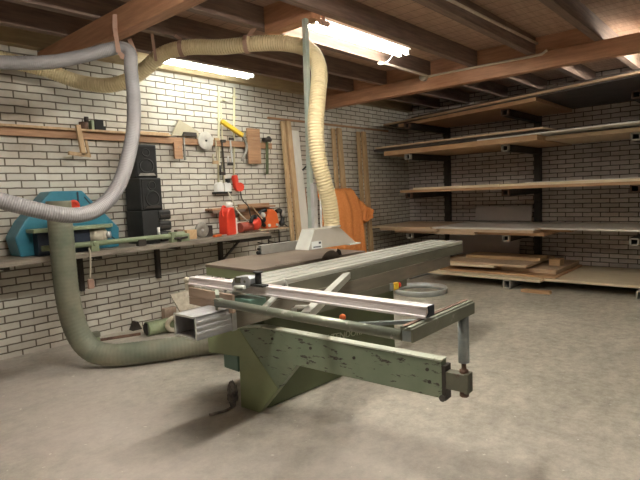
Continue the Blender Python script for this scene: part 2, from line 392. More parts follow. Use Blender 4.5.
# ------------------------------------------------------------------ ceiling pipes
def pipe(name, pts, r, m, label, cat='pipe', group=None):
    o = MB().tube(pts, r, 10).build(name, m, org=pts[0]); return tag(o, label, cat, group)
pipe('conduit', [(3.3, 1.845, 2.655), (5.46, 1.845, 2.69)], .013, 'pale_pipe', 'thin pale conduit running along the side of the rightmost joist')
pipe('conduit', spline([(5.405, 3.06, 2.57), (5.405, 2.4, 2.566), (5.405, 1.80, 2.56), (5.412, 1.74, 2.585), (5.415, 1.70, 2.63)], .08), .013, 'pale_pipe', 'pale conduit along the top of the right roof beam, leaving the junction box')
pipe('conduit', [(4.42, 3.04, 2.575), (5.36, 3.04, 2.575), (5.40, 3.05, 2.572)], .012, 'pale_pipe', 'pale conduit under the joist between big lamp and junction box')
o = thing('junction_box', 'small pale junction box on the right roof beam where conduits meet', 'junction box', (5.395, 3.10, 2.57))
MB().lathe([(.001, -.03), (.042, -.03), (.045, -.02), (.045, .024)], (0, 0, 0), 'x', 20).build('box', 'pale_pipe', o)
MB().cyl((-.03, 0, 0), (-.036, 0, 0), .035, 18).build('lid', 'beige', o)
pipe('lamp_cable', spline([(4.47, 2.90, 2.64), (4.46, 2.96, 2.575), (4.40, 3.02, 2.545), (4.39, 3.04, 2.56), (4.43, 3.04, 2.573)], .02), .006, 'white', 'thin white cable curling down from the big lamp end', 'cable')

# ------------------------------------------------------------------ steel pole with blade guard
g = thing('blade_guard', 'grey steel saw blade guard hood hanging on a tall pole from the ceiling', 'saw guard', (2.80, 2.55, 1.03))
T = math.radians(-2.2); S0 = Vector((1.92, 2.25, 0))
def W(a, b, z): return Vector((S0.x + a * math.cos(T) - b * math.sin(T), S0.y + a * math.sin(T) + b * math.cos(T), z))
ORG = (2.80, 2.55, 1.03)
MB().bar((2.775, 2.555, 1.02), (2.85, 2.60, 2.545), .036, .036, (1, 0, 0)).build('pole', 'pole', g, ORG, bevel=.004)
MB().bar((2.785, 2.54, 1.02), (2.80, 2.545, 1.35), .05, .05, (1, 0, 0)).build('pole_sleeve', 'steel', g, ORG, bevel=.004)
hb = [W(.675, .205, .885), W(1.20, .205, .885), W(1.20, .335, .885), W(.675, .335, .885)]
ht = [W(.745, .21, 1.027), W(1.01, .21, 1.027), W(1.01, .33, 1.027), W(.745, .33, 1.027)]
MB().hexa(hb + ht).build('hood', 'hood', g, ORG, bevel=.006)
q = [W(.668, .203, .887), W(.674, .203, .887), W(.674, .337, .887), W(.668, .337, .887), W(.738, .208, 1.025), W(.744, .208, 1.025), W(.744, .332, 1.025), W(.738, .332, 1.025)]
MB().hexa(q).build('end_panel', 'hood_light', g, ORG)
MB().hexa([W(1.10, .19, .880), W(1.23, .19, .880), W(1.23, .34, .880), W(1.10, .34, .880), W(1.10, .19, .889), W(1.23, .19, .889), W(1.23, .34, .889), W(1.10, .34, .889)]).build('lower_lip', 'hood_light', g, ORG)
def facequad(a0, a1, z0, z1, off):
    f = lambda z: .205 + (z - .885) / .142 * .005 - off
    return [W(a0, f(z0), z0), W(a1, f(z0), z0), W(a1, f(z0) + .004, z0), W(a0, f(z0) + .004, z0), W(a0, f(z1), z1), W(a1, f(z1), z1), W(a1, f(z1) + .004, z1), W(a0, f(z1) + .004, z1)]
st = MB().hexa(facequad(.706, .806, .890, .942, .004)).build('maker_label', 'label', g, ORG)
ink = MB()
for k in range(8): ink.hexa(facequad(.718 + k * .0098, .725 + k * .0098, .897, .907, .0055))
ink.hexa(facequad(.775, .797, .921, .936, .0055))
ink.build('label_print', 'ink', st, ORG)
MB().lathe([(.052, 0), (.066, .002), (.066, .012), (.052, .014)], (2.903, 2.464, 1.025), 'z', 26).build('hose_collar', 'hood', g, ORG)

# ------------------------------------------------------------------ hoses
hose = [(2.903, 2.464, 1.040), (2.893, 2.459, 1.10), (2.864, 2.45, 1.22), (2.815, 2.455, 1.38), (2.785, 2.472, 1.553), (2.79, 2.485, 1.768), (2.85, 2.505, 1.989), (2.94, 2.565, 2.20), (2.99, 2.70, 2.37), (2.94, 2.89, 2.45), (2.82, 3.11, 2.475), (2.67, 3.36, 2.475), (2.54, 3.59, 2.50), (2.42, 3.78, 2.47), (2.33, 3.95, 2.36), (2.26, 4.08, 2.29), (2.15, 4.21, 2.25), (2.05, 4.32, 2.265), (1.95, 4.42, 2.30), (1.75, 4.52, 2.38), (1.45, 4.55, 2.42), (1.1, 4.55, 2.44), (.7, 4.55, 2.44)]
o = corrugated(hose, .062, .021, .010).build('dust_hose', 'cream_hose', org=(2.87, 2.5, 1.041))
tag(o, 'cream corrugated dust hose rising from the saw guard and looping under the ceiling', 'hose')
gh = [(.6, 3.9, 2.18), (1.2, 3.76, 2.20), (1.45, 3.65, 2.22), (1.63, 3.58, 2.27), (1.78, 3.51, 2.325), (1.86, 3.46, 2.345), (1.905, 3.41, 2.31), (1.885, 3.37, 2.18), (1.85, 3.3, 1.96), (1.775, 3.2, 1.75), (1.68, 3.13, 1.54), (1.57, 3.08, 1.36), (1.44, 3.05, 1.25), (1.31, 3.03, 1.21), (1.17, 3.03, 1.225), (1.0, 3.08, 1.28), (.8, 3.15, 1.36)]
o = corrugated(gh, .046, .012, .0022, 16).build('dust_hose', 'grey_hose', org=(1.9, 3.4, 2.3))
tag(o, 'slim grey hose hanging from the left roof beam and curving off to the left', 'hose')
def strap(pts, w, label, group=None):
    mb = MB()
    for a, b in zip(pts[:-1], pts[1:]): mb.bar(a, b, .006, w, (.66, -.75, 0.01))
    o = mb.build('hanging_strap', 'strap', org=pts[0]); return tag(o, label, 'strap')
strap([(1.812, 3.40, 2.545), (1.805, 3.40, 2.45), (1.83, 3.42, 2.30), (1.88, 3.40, 2.255), (1.96, 3.42, 2.30), (1.94, 3.46, 2.42)], .03, 'pinkish strap nailed on the left beam, holding the slim grey hose')
def loop_strap(c, top, label):
    c = Vector(c); d = Vector((.84, .54, 0)); R = .068
    pts = [Vector(top)] + [c + d * R * math.cos(a) + Vector((0, 0, 1)) * R * math.sin(a) for a in [PI * .5 - k * 2 * PI / 14 for k in range(1, 15)]]
    mb = MB(); ax = Vector((.62, -.05, 0)); ax = Vector((-.54, .84, 0))
    for a, b in zip(pts[:-1], pts[1:]):
        dd = (b - a).normalized(); mb.bar(a, b, .032, .005, dd.cross(ax))
    tag(mb.build('hanging_strap', 'strap', org=top), label, 'strap')
loop_strap((2.78, 3.17, 2.475), (2.80, 3.09, 2.59), 'pinkish strap round the cream hose, nearest the wooden block')
loop_strap((2.50, 3.64, 2.495), (2.45, 3.66, 2.59), 'brownish strap round the cream hose, just left of the wall lamp start')
for (p0, p1, lb) in (((1.93, 3.64, 2.55), (2.00, 3.70, 2.34), 'thin brown hanger strip left of the cream hose under the ceiling'),
                     ((2.28, 3.72, 2.585), (2.35, 3.80, 2.40), 'thin pinkish hanger strip touching the cream hose bend')):
    tag(MB().bar(p0, p1, .005, .022, (.66, -.75, 0)).build('hanger_strip', 'strap', org=p0), lb, 'strap')

# ------------------------------------------------------------------ panel saw
saw = thing('panel_saw', 'large green sliding table panel saw with aluminium fence and swing arm', 'table saw', S0, T)
def sv(pts): return pts
PH = math.radians(5.5)
XA = Matrix.Rotation(PH, 4, 'Z')              # the swing arm is turned a little outwards
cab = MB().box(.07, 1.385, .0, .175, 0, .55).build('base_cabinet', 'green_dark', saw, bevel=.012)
# raised lettering on the cabinet
cu = bpy.data.curves.new('lettering', 'FONT'); cu.body = 'ALTENDORF'; cu.size = .075; cu.extrude = .002
to = bpy.data.objects.new('lettering_source', cu); COL.objects.link(to)
dg = bpy.context.evaluated_depsgraph_get(); dg.update()
me = bpy.data.meshes.new_from_object(to.evaluated_get(dg)); bpy.data.objects.remove(to); bpy.data.curves.remove(cu)
xs = [v.co.x for v in me.vertices]; k = .44 / (max(xs) - min(xs)); x0 = min(xs)
for v in me.vertices:
    a = (v.co.x - x0) * k; z = v.co.y * .80
    v.co = Vector((.55 + a + z * .2, -.003 + v.co.z, .295 - a * .10 + z))
me.materials.append(M['green_letter'])
lo = bpy.data.objects.new('lettering', me); COL.objects.link(lo); lo.parent = cab
# swing arm: plate outline in (y, z), y runs towards the operator as negative numbers
foot = [(.43, .296), (.148, .316), (.155, 0.0), (0, 0), (-.165, .18), (.135, .492), (.16, .482), (.435, .395)]
MB().prism(foot, 0, 0, .05, XA).build('foot_plate', 'green', saw, bevel=.004)
arm = MB().prism([(.135, .492), (-.165, .18), (-.315, .345), (-1.17, .348), (-1.17, .518), (-.05, .522)], 0, .0, .05, XA).build('swing_arm', 'green_arm', saw, bevel=.004)
MB().prism([(.11, .498), (-.05, .5225), (-1.17, .5185), (-1.17, .526), (-.05, .53), (.11, .506)], 0, -.004, .05, XA).build('arm_rim', 'rim_pale', arm)
for (y, z) in ((-.14, .47), (-.42, .46), (-.70, .455), (-1.10, .47), (-1.11, .415)): MB().cyl((XA @ Vector((-.005, y, z))), (XA @ Vector((.01, y, z))), .008, 10).build('arm_bolt', 'iron', saw)
MB().box(-.002, .056, -1.187, -1.17, .342, .50, XA).cyl(XA @ Vector((-.008, -1.172, .352)), XA @ Vector((.05, -1.172, .352)), .015, 12).build('end_gasket', 'iron', saw)
MB().box(.0, .05, -1.29, -1.186, .397, .475, XA).box(-.003, .053, -1.29, -1.272, .392, .48, XA).build('end_bracket', 'olive', saw, bevel=.003)
PX = XA @ Vector((.025, -1.262, 0)); px, py = PX.x, PX.y
MB().cyl((px, py, .525), (px, py, .737), .0235, 20).build('support_post', 'post_steel', saw)
MB().cyl((px, py, .375), (px, py, .53), .0105, 12).lathe([(.001, .372), (.02, .372), (.02, .390), (.0105, .391)], (px, py, 0), 'z', 6).lathe([(.0105, .476), (.019, .477), (.019, .492), (.0105, .493)], (px, py, 0), 'z', 6).build('threaded_rod', 'rust', saw)
# outrigger frame : channel, tube, braces
ch = [(-1.287, .732), (-1.287, .783), (-1.279, .783), (-1.279, .789), (-1.262, .789), (-1.262, .781), (-1.252, .781), (-1.252, .789), (-1.236, .789), (-1.236, .732), (-1.243, .732), (-1.243, .774), (-1.28, .774), (-1.28, .732)]
XC = Matrix.Translation((.04, -1.262, 0)) @ Matrix.Rotation(math.radians(3.3), 4, 'Z') @ Matrix.Translation((-.04, 1.262, 0))
MB().prism(ch, 0, -.325, .205, XC).build('outrigger_channel', 'green_steel', saw, bevel=.002)
MB().box(-.320, .203, -1.256, -1.238, .7865, .7895, XC).build('channel_inlay', 'rust', saw)
MB().box(-.324, -.316, -1.279, -1.244, .734, .772, XC).build('channel_end_cap', 'post_steel', saw)
MB().tube([(-.362, -.17, .752), (-.315, -1.259, .752)], .0205, 16).build('frame_tube', 'green_steel', saw)
MB().box(-.376, -.345, -.20, -.16, .732, .772).box(-.372, -.366, -.176, -.164, .65, .75).bar((-.36, -.17, .78), (-.30, -.08, .79), .02, .02).build('tube_hook', 'green_steel', saw)
MB().box(-.30, -.20, -.36, -.21, .722, .772).build('frame_bracket', 'teal', saw, bevel=.004)
u = MB()
u.bar((.69, -.13, .752), (-.26, -.70, .752), .042, .005); 
n2 = Vector((.95, .57, 0)).normalized(); s2 = Vector((n2.y, -n2.x, 0)) * .0185
for sgn in (1, -1): u.bar(Vector((.69, -.13, .734)) + s2 * sgn, Vector((-.26, -.70, .734)) + s2 * sgn, .005, .038)
u.build('diagonal_rail', 'alu', saw)
MB().bar((-.22, -.63, .752), (-.17, -.59, .752), .07, .005).bar((-.225, -.588, .752), (-.225, -.588, .715), .006, .03, (1, 0, 0)).build('rail_bracket', 'alu', saw)
MB().bar((.08, -.17, .745), (-.28, -.44, .745), .030, .010).build('flat_brace', 'alu', saw)
MB().bar((.11, -.175, .752), (.11, -.175, .80), .012, .012, (1, 0, 0)).build('brace_pin', 'alu', saw)
MB().bar((-.30, -.965, .742), (-.08, -1.225, .752), .022, .014).build('strut_bar', 'post_steel', saw)
MB().lathe([(.001, -.010), (.012, -.010), (.014, 0), (.010, .008), (.001, .010)], (-.262, -.925, .762), 'x', 16).build('clamp_knob', 'orange', saw)
XS = Matrix.Translation((2.4, -.03, 0)) @ Matrix.Rotation(math.radians(3.3), 4, 'Z') @ Matrix.Translation((-2.4, .03, 0))
# sliding table: extruded grooved section in (y, z)
sec = [(-.03, .695), (.29, .695), (.29, .795), (.225, .795), (.222, .780), (.205, .780), (.202, .795), (.13, .795), (.127, .780), (.112, .780), (.109, .795), (.035, .795), (.032, .780), (.012, .780), (.009, .795), (-.03, .795), (-.03, .779), (-.022, .779), (-.022, .770), (-.03, .770)]
MB().prism(sec, 0, -.29, 2.42, XS).build('sliding_table', 'alu', saw)
MB().box(-.28, 2.415, -.034, -.028, .69, .768, XS).build('table_side_plate', 'slide_side', saw)
hol = MB()
for (y0, y1, z0, z1) in ((-.044, .135, .702, .712), (-.044, .135, .598, .608), (-.044, -.034, .598, .712), (.125, .135, .598, .712)): hol.box(-.525, -.30, y0, y1, z0, z1, XS)
for z in (.625, .652, .68): hol.box(-.525, -.30, -.047, -.043, z, z + .010, XS)
hol = hol.build('rail_profile', 'alu_raw', saw)
ed = MB()
for (y0, y1, z0, z1) in ((-.045, .136, .703, .713), (-.045, .136, .597, .606), (-.045, -.036, .597, .713), (.127, .136, .597, .713)): ed.box(-.529, -.525, y0, y1, z0, z1, XS)
ed.build('bright_rim', 'hood_light', hol)
MB().box(-.30, 2.14, -.044, .15, .602, .694, XS).build('guide_rail', 'rail_brown', saw)
MB().box(-.31, -.28, -.050, .14, .595, .69, XS).build('rail_joint', 'alu_raw', saw)
MB().box(.35, 1.40, -.05, .14, .55, .602, XS).build('rail_mount', 'slide_side', saw)
MB().box(-.318, -.30, -.235, .165, .695, .735).box(-.318, -.302, -.235, .165, .738, .788).build('table_end_plate', 'end_plate', saw)
# crosscut fence
F0, F1 = Vector((-.294, .20, .818)), Vector((-.21, -1.292, .818))
fx = (F1 - F0).normalized(); fn = Vector((fx.y, -fx.x, 0)); fn = fn if fn.x > 0 else -fn
fm = Matrix(((fx.x, fn.x, 0, F0.x), (fx.y, fn.y, 0, F0.y), (0, 0, 1, .797), (0, 0, 0, 1)))
fl = (F1 - F0).length
fs = [(-.006, 0), (.060, 0), (.060, .043), (.045, .043), (.044, .039), (.034, .039), (.033, .043), (.002, .043), (.002, .036), (.006, .035), (.006, .030), (.002, .029), (.002, .010), (-.006, .008)]
fence = MB().prism(fs, 0, 0, fl, fm).build('crosscut_fence', 'alu_fence', saw)
MB().prism([(.0, .002), (.058, .002), (.058, .044), (.016, .044), (.02, .018)], 0, fl, fl + .006, fm).build('fence_end_cap', 'navy', fence)
sc_ = MB(); 
for k in range(26): sc_.box(.03 + k * .045, .033 + k * .045, .017, .0185, .019 if k % 5 else .017, .026, fm)
stp = MB().prism([(.405, .012), (.40, .040), (.415, .066), (.44, .082), (.53, .090), (.545, .078), (.545, .050), (.525, .044), (.515, .030), (.46, .012)], 1, -.022, .045, fm)
stp = stp.build('flip_stop', 'stop_steel', fence, bevel=.004)
MB().box(.43, .475, -.0235, -.021, .050, .078, fm).cyl(fm @ Vector((.505, -.024, .062)), fm @ Vector((.505, -.02, .062)), .007, 10).build('stop_window', 'olive', fence)
MB().cyl(fm @ Vector((.425, -.026, .022)), fm @ Vector((.425, .0, .022)), .012, 12).cyl(fm @ Vector((.44, -.03, .03)), fm @ Vector((.51, -.03, .034)), .010, 12).build('stop_roller', 'hood_light', fence)
MB().cyl(fm @ Vector((.57, .01, .045)), fm @ Vector((.57, .01, .108)), .016, 14).box(.54, .63, -.018, .02, .042, .052, fm).cyl(fm @ Vector((.57, .01, .106)), fm @ Vector((.57, .01, .113)), .024, 14).build('stop_knob', 'black', fence)
MB().cyl(fm @ Vector((-.045, .02, .02)), fm @ Vector((0, .02, .02)), .014, 12).box(-.03, .0, -.005, .03, -.035, .005, fm).ball(fm @ Vector((-.045, .02, .02)), .018).build('fence_clamp', 'beige', fence)
# cast iron table with rim, kerf slot and blade
TO = [(.262, .225), (1.42, .30), (1.42, .985), (.80, .985), (.53, .975), (.262, .872)]
MB().prism([(x, max(y, .297)) for x, y in TO], 2, .775, .797).build('saw_table', 'cast', saw, bevel=.003)
MB().prism([(x + .003, max(y - .004, .30)) for x, y in TO], 2, .715, .776).build('table_rim', 'green', saw, bevel=.003)
MB().box(.46, .72, .318, .324, .7965, .7978).build('kerf_slot', 'dark', saw)
MB().box(.45, 1.25, .36, .90, .54, .716).build('saw_trunnion', 'iron', saw)
bl = MB(); tp = []
for k in range(48):
    for dr, da in ((.122, 0), (.118, .35)):
        an = 2 * PI * (k + da) / 48; tp.append((1.0 + dr * math.cos(an), .725 + dr * math.sin(an)))
bl.prism(tp, 1, .2975, .3015).build('saw_blade', 'blade', saw)
MB().prism([(1.06, .797), (1.13, .797), (1.12, .83), (1.09, .85)], 1, .3035, .3095).build('riving_knife', 'iron', saw)
rf = MB().box(.835, 1.30, .915, .955, .797, .875).build('rip_fence', 'fence_grey', saw, bevel=.004)
MB().cyl((.835, .935, .815), (.805, .935, .815), .014, 10).cyl((.835, .935, .845), (.815, .935, .845), .01, 10).build('fence_lock_knob', 'black', rf)
# emergency stop
es = MB().box(1.205, 1.262, -.135, -.085, .548, .602).build('stop_switch', 'yellow', saw, bevel=.006)
MB().box(1.165, 1.204, -.130, -.085, .548, .604).build('switch_back', 'post_steel', es, bevel=.004)
MB().cyl((1.262, -.112, .575), (1.275, -.112, .575), .012, 14).cyl((1.275, -.112, .575), (1.298, -.112, .575), .019, 18).build('stop_button', 'red', es)
# box hanging behind the foot
MB().box(.04, .16, .235, .385, .185, .31).build('motor_box', 'teal', saw, bevel=.005)
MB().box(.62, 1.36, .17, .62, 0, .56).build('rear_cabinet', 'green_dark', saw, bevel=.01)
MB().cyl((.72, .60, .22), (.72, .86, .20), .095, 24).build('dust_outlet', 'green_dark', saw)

# ------------------------------------------------------------------ rag at the saw foot
rg = MB()
bmesh.ops.create_icosphere(rg.bm, subdivisions=4, radius=1)
rnd = random.Random(3)
from mathutils import noise as mn
for v in rg.bm.verts:
    d = 1 + .45 * mn.noise(v.co * 2.4) + .2 * mn.noise(v.co * 6.5)
    v.co = Vector((1.885 + v.co.x * .03 * d, 2.445 + v.co.y * .028 * d, .075 + v.co.z * .078 * d))
for v in rg.bm.verts: v.co.z = max(v.co.z, .004)
tag(rg.build('rag', 'rag', org=(1.885, 2.445, 0)), 'crumpled dirty rag stuffed beside the foot of the saw', 'rag')
pipe('cord_end', spline([(1.868, 2.425, .012), (1.80, 2.425, .008), (1.75, 2.44, .010), (1.715, 2.452, .008), (1.72, 2.462, .016)], .015), .008, 'rag', 'short frayed black cord lying on the floor by the rag', 'cord')

# ------------------------------------------------------------------ floor duct, pipes and scrap at the back left
dp = [(1.60, 4.06, 1.30), (1.60, 4.06, .9), (1.605, 4.05, .55), (1.63, 4.0, .30), (1.69, 3.92, .15), (1.80, 3.82, .096), (1.94, 3.70, .095), (2.12, 3.60, .095), (2.32, 3.50, .095), (2.50, 3.38, .097), (2.62, 3.22, .12), (2.66, 3.05, .20)]
o = corrugated(dp, .088, .03, .0018, 22).build('floor_duct', 'duct', org=(2.1, 3.6, 0))
tag(o, 'thick dusty green duct hose lying in an arc on the floor behind the saw', 'hose')
dk = thing('duct_pipe', 'short green duct pipe lying on the floor against the back wall', 'pipe', (2.55, 4.40, .07))
pp = MB(); a0, a1 = Vector((-.12, .0, 0)), Vector((.24, -.04, 0))
pp.tube([a0, a0 + (a1 - a0) * .04, a0 + (a1 - a0) * .06, a0 + (a1 - a0) * .25, a0 + (a1 - a0) * .27, a0 + (a1 - a0) * .30, a0 + (a1 - a0) * .32, a1], lambda i: (.07, .07, .066, .066, .07, .07, .066, .066)[i], 22).build('shell', 'pipe_green', dk)
MB().lathe([(.06, -.002), (.001, -.001)], a0 + Vector((-.001, 0, 0)), 'x', 22).build('dark_mouth', 'dark', dk)
tag(MB().bar((2.09, 4.63, .012), (2.42, 4.50, .012), .02, .024).build('floor_rod', 'rust', org=(2.2, 4.6, 0)), 'thin rusty rod lying on the floor left of the green duct pipe', 'rod')
o = thing('pipe_fitting', 'small green fitting on the floor at the left end of the rod', 'fitting', (2.03, 4.62, 0))
MB().box(-.05, .04, -.035, .035, 0, .05).build('base', 'pipe_green', o, bevel=.006)
MB().box(-.04, .05, -.03, .03, .05, .10).build('cap', 'duct', o, bevel=.008)
tag(MB().prism([(-.05, 0), (.05, 0), (.01, .085), (-.01, .085)], 1, 4.70, 4.78).build('wedge', 'iron', org=(0, 4.74, 0)), 'small black wedge on the floor against the back wall', 'wedge').location.x = 2.50
tag(MB().box(2.76, 2.90, 4.62, 4.68, .0, .17).build('brick_block', 'end_plate', org=(2.83, 4.65, 0), bevel=.004), 'reddish brown block standing by the wall behind the green pipe', 'block')
tag(MB().torus((2.645, 4.262, .095), .07, .022, (.3, 1, .35), 24, 8).build('pipe_ring', 'beige', org=(2.645, 4.262, .095)), 'pale bent ring leaning on the green duct pipe', 'ring')
b8 = MB().hexa([(2.78, 4.19, 0), (2.93, 4.19, 0), (2.93, 4.21, 0), (2.78, 4.21, 0), (2.64, 4.29, .372), (2.90, 4.29, .385), (2.90, 4.31, .385), (2.64, 4.31, .372)])
tag(b8.build('scrap_board', 'dusty', org=(3.0, 4.25, 0)), 'speckled dusty board leaning behind the hollow aluminium rail', 'board')

# ------------------------------------------------------------------ metal ring on floor
rr = MB(); rc0 = W(3.56, 1.165, 0)
prof = [(.285, 0), (.285, .055), (.305, .060), (.312, .068), (.322, .068), (.325, .055), (.322, .045), (.318, .0)]
for i in range(48):
    a0, a1 = 2 * PI * i / 48, 2 * PI * (i + 1) / 48
    for (p, q) in zip(prof, prof[1:] + prof[:1]):
        vs_ = [rr.bm.verts.new(rc0 + Vector((r * math.cos(a), r * math.sin(a), h))) for (r, h), a in ((p, a0), (q, a0), (q, a1), (p, a1))]
        rr.bm.faces.new(vs_).smooth = True
o = rr.build('duct_collar', 'galv', org=rc0)
tag(o, 'round galvanised duct collar lying on the floor below the emergency stop', 'ring')

# ------------------------------------------------------------------ workbench and things on it
BZ = .865
wb = thing('workbench', 'long wall-mounted workbench with grey worn top along the back wall', 'workbench', (2.4, 4.54, BZ))
WO = (2.4, 4.54, BZ)
MB().box(.2, 3.98, 4.29, YB, BZ - .045, BZ).build('worktop', 'bench', wb, WO, bevel=.004)
for x in (.6, 1.30, 2.02, 2.81, 3.62):
    k_ = MB().box(x - .02, x + .02, 4.745, YB - .002, .47, BZ - .045).box(x - .02, x + .02, 4.36, 4.75, BZ - .075, BZ - .045)
    if x > 3: k_.bar((x, 4.75, .55), (x, 4.42, BZ - .07), .02, .02, (0, .6, .6))
    k_.build('bracket', 'iron', wb, WO)
MB().box(3.55, 4.02, 4.33, 4.75, BZ - .085, BZ - .046).build('bench_end_rail', 'iron', wb, WO)
# blue machine
bmch = thing('bench_machine', 'blue steel bench machine with angular housing at the left end of the bench', 'machine', (1.85, 4.6, BZ))
BO = (1.85, 4.6, BZ)
prof = [(1.45, BZ), (2.275, BZ), (2.29, 1.04), (2.20, 1.14), (1.98, 1.385), (1.72, 1.385), (1.50, 1.15), (1.42, 1.02)]
MB().prism(prof, 1, 4.50, 4.74).build('housing', 'blue', bmch, BO, bevel=.012)
rib = MB().bar((1.935, 4.497, 1.22), (1.935, 4.497, 1.375), .012, .008, (0, 1, 0)); rib.bar((2.11, 4.497, 1.05), (2.245, 4.497, .93), .008, .006, (0, 1, 0)); rib.bar((1.99, 4.497, 1.33), (2.09, 4.497, 1.20), .008, .006, (0, 1, 0))
rib.build('panel_seam', 'navy', bmch, BO)
MB().lathe([(.022, 0), (.05, 0), (.05, -.006), (.022, -.006), (.022, 0)], (1.895, 4.498, 1.258), 'y', 26).build('red_badge', 'red', bmch, BO)
MB().box(1.5, 2.13, 4.33, 4.50, 1.055, 1.085).prism([(2.13, 4.35), (2.20, 4.44), (2.16, 4.50), (2.13, 4.50)], 2, 1.055, 1.085).build('work_table', 'pipe_green', bmch, BO, bevel=.006)
mo = MB().cyl((1.99, 4.46, .99), (2.09, 4.41, .99), .064, 24).ball((2.09, 4.41, .99), .066, (.6, .6, 1)).build('motor', 'beige', bmch, BO)
MB().cyl((2.115, 4.395, .99), (2.14, 4.375, .99), .03, 16).build('motor_cap', 'steel', mo, BO)
MB().box(1.55, 1.97, 4.40, 4.50, BZ, 1.055).build('stand_box', 'navy', bmch, BO)
# long green pipe clamp
pc = thing('pipe_clamp', 'long pale green sash clamp lying along the front of the bench', 'clamp', (2.35, 4.36, BZ))
PO = (2.35, 4.36, BZ)
MB().tube([(1.55, 4.33, BZ + .065), (2.86, 4.33, BZ + .065)], .023, 14).build('bar', 'pipe_green', pc, PO)
MB().box(1.93, 2.0, 4.305, 4.355, BZ, BZ + .088).cyl((1.965, 4.31, BZ + .065), (1.965, 4.29, BZ + .065), .02, 12).build('sliding_jaw', 'pipe_green', pc, PO, bevel=.005)
MB().box(2.36, 2.44, 4.305, 4.355, BZ, BZ + .06).build('foot', 'iron', pc, PO, bevel=.005)
hj = MB().box(2.70, 2.76, 4.30, 4.36, BZ, BZ + .10).box(2.80, 2.90, 4.295, 4.37, BZ + .0, BZ + .075).cyl((2.74, 4.33, BZ + .065), (2.86, 4.33, BZ + .065), .034, 14)
hj.build('head_jaw', 'pipe_green', pc, PO, bevel=.006)
MB().cyl((2.78, 4.31, BZ + .03), (2.78, 4.27, BZ + .03), .012, 10).cyl((2.72, 4.28, BZ + .04), (2.86, 4.28, BZ + .04), .01, 10).build('screw_handle', 'iron', pc, PO)
tag(MB().cyl((2.585, 4.33, BZ + .087), (2.585, 4.33, BZ + .155), .013, 12).build('marker_stub', 'white', org=(2.585, 4.34, BZ + .088)), 'small white peg standing upright on the green clamp before the stereo', 'peg')
hc = thing('loose_cord', 'pale cord with pinkish plug hanging over the left front edge of the bench', 'cord', (1.88, 4.27, .6))
MB().tube(spline([(1.905, 4.296, BZ + .03), (1.90, 4.27, BZ + .01), (1.895, 4.27, .75), (1.88, 4.27, .62)], .03), .008, 8).build('wire', 'beige', hc, (1.88, 4.27, .6))
MB().box(1.86, 1.91, 4.255, 4.285, .56, .64).build('plug', 'strap', hc, (1.88, 4.27, .6), bevel=.006)
# stereo and speakers
def speaker(x, y, z, w, d, h, rz, label, cover):
    t = thing('loudspeaker', label, 'loudspeaker', (x, y, z), rz)
    MB().box(-w / 2, w / 2, -d / 2, d / 2, 0, h).build('cabinet', 'black', t, bevel=.012)
    MB().box(-w / 2 + .012, w / 2 - .012, -d / 2 - .012, -d / 2, .012, h - .012).build('grille', 'black_soft', t, bevel=.008)
    MB().torus((0, -d / 2 - .012, h * .36), w * .30, .008, (0, 1, 0), 26, 8).build('woofer_ring', 'black', t)
    MB().torus((0, -d / 2 - .012, h * .76), w * .16, .006, (0, 1, 0), 22, 8).build('tweeter_ring', 'black', t)
    MB().prism([(-w * .38, .02), (w * .38, .02), (w * .30, .045), (-w * .30, .045)], 1, -d / 2 - .022, -d / 2 - .012).build('chrome_strip', cover, t)
    return t
sz = .02
st = thing('stereo', 'black hi-fi receiver with silver-grey front modules under two speakers', 'stereo', (2.60, 4.56, BZ), .0)
MB().box(-.12, .05, -.14, .16, 0, .315).build('case', 'black', st, bevel=.006)
for i, z in enumerate((.012, .115, .218)):
    f_ = MB().box(.045, .185, -.15, .10, z, z + .095).build('front_module', 'black', st, bevel=.02)
    MB().box(.06, .165, -.158, -.148, z + .02, z + .05).build('panel', 'steel' if i == 0 else 'iron', f_, bevel=.004)
speaker(2.60, 4.58, BZ + .315, .235, .26, .31, .06, 'black loudspeaker standing directly on the stereo, lower of two stacked', 'iron')
speaker(2.625, 4.60, BZ + .625, .21, .22, .315, -.25, 'black loudspeaker on top of the stack, upper of two', 'disc_dark')
# small things right of the stereo
tag(MB().box(2.965, 3.085, 4.44, 4.52, BZ, BZ + .095).build('wood_block', 'plyedge', org=(3.06, 4.5, BZ), bevel=.004), 'small light wood block on the bench left of the grinding disc', 'block')
tag(MB().box(2.88, 2.955, 4.48, 4.54, BZ, BZ + .105).build('wood_block', 'joist', org=(2.92, 4.51, BZ), bevel=.004), 'dark brown block on the bench right of the stereo', 'block')
gd = thing('grinding_disc', 'grey round disc leaning on a dark block beside the red canister', 'disc', (3.17, 4.46, BZ))
MB().lathe([(.012, 0), (.078, 0), (.08, .006), (.08, .022), (.074, .026), (.03, .026), (.028, .034), (.012, .034), (.012, 0)], (0, 0, .082), 'y', 32).build('wheel', 'disc_dark', gd)
MB().cyl((0, -.012, .082), (0, .045, .082), .014, 12).build('hub', 'steel', gd)
tag(MB().box(3.22, 3.33, 4.50, 4.58, BZ, BZ + .12).build('dark_block', 'iron', org=(3.28, 4.54, BZ), bevel=.004), 'dark block on the bench between grinding disc and red canister', 'block')
cn = thing('canister', 'bright red plastic canister with white cap on the bench', 'canister', (3.50, 4.46, BZ), .25)
MB().prism([(-.075, 0), (.075, 0), (.08, .02), (.08, .20), (.065, .27), (.045, .30), (-.01, .30), (-.06, .26), (-.08, .20), (-.08, .02)], 1, -.06, .06).build('body', 'red', cn, bevel=.015)
MB().cyl((.035, 0, .29), (.055, 0, .35), .036, 16).build('cap', 'white', cn)
MB().tube(spline([(-.02, 0, .30), (-.06, 0, .315), (-.085, 0, .27), (-.082, 0, .20)], .02), .012, 10).build('handle', 'red', cn)
MB().box(.085, .12, -.05, .04, 0, .18).build('side_sleeve', 'white', cn, bevel=.015)
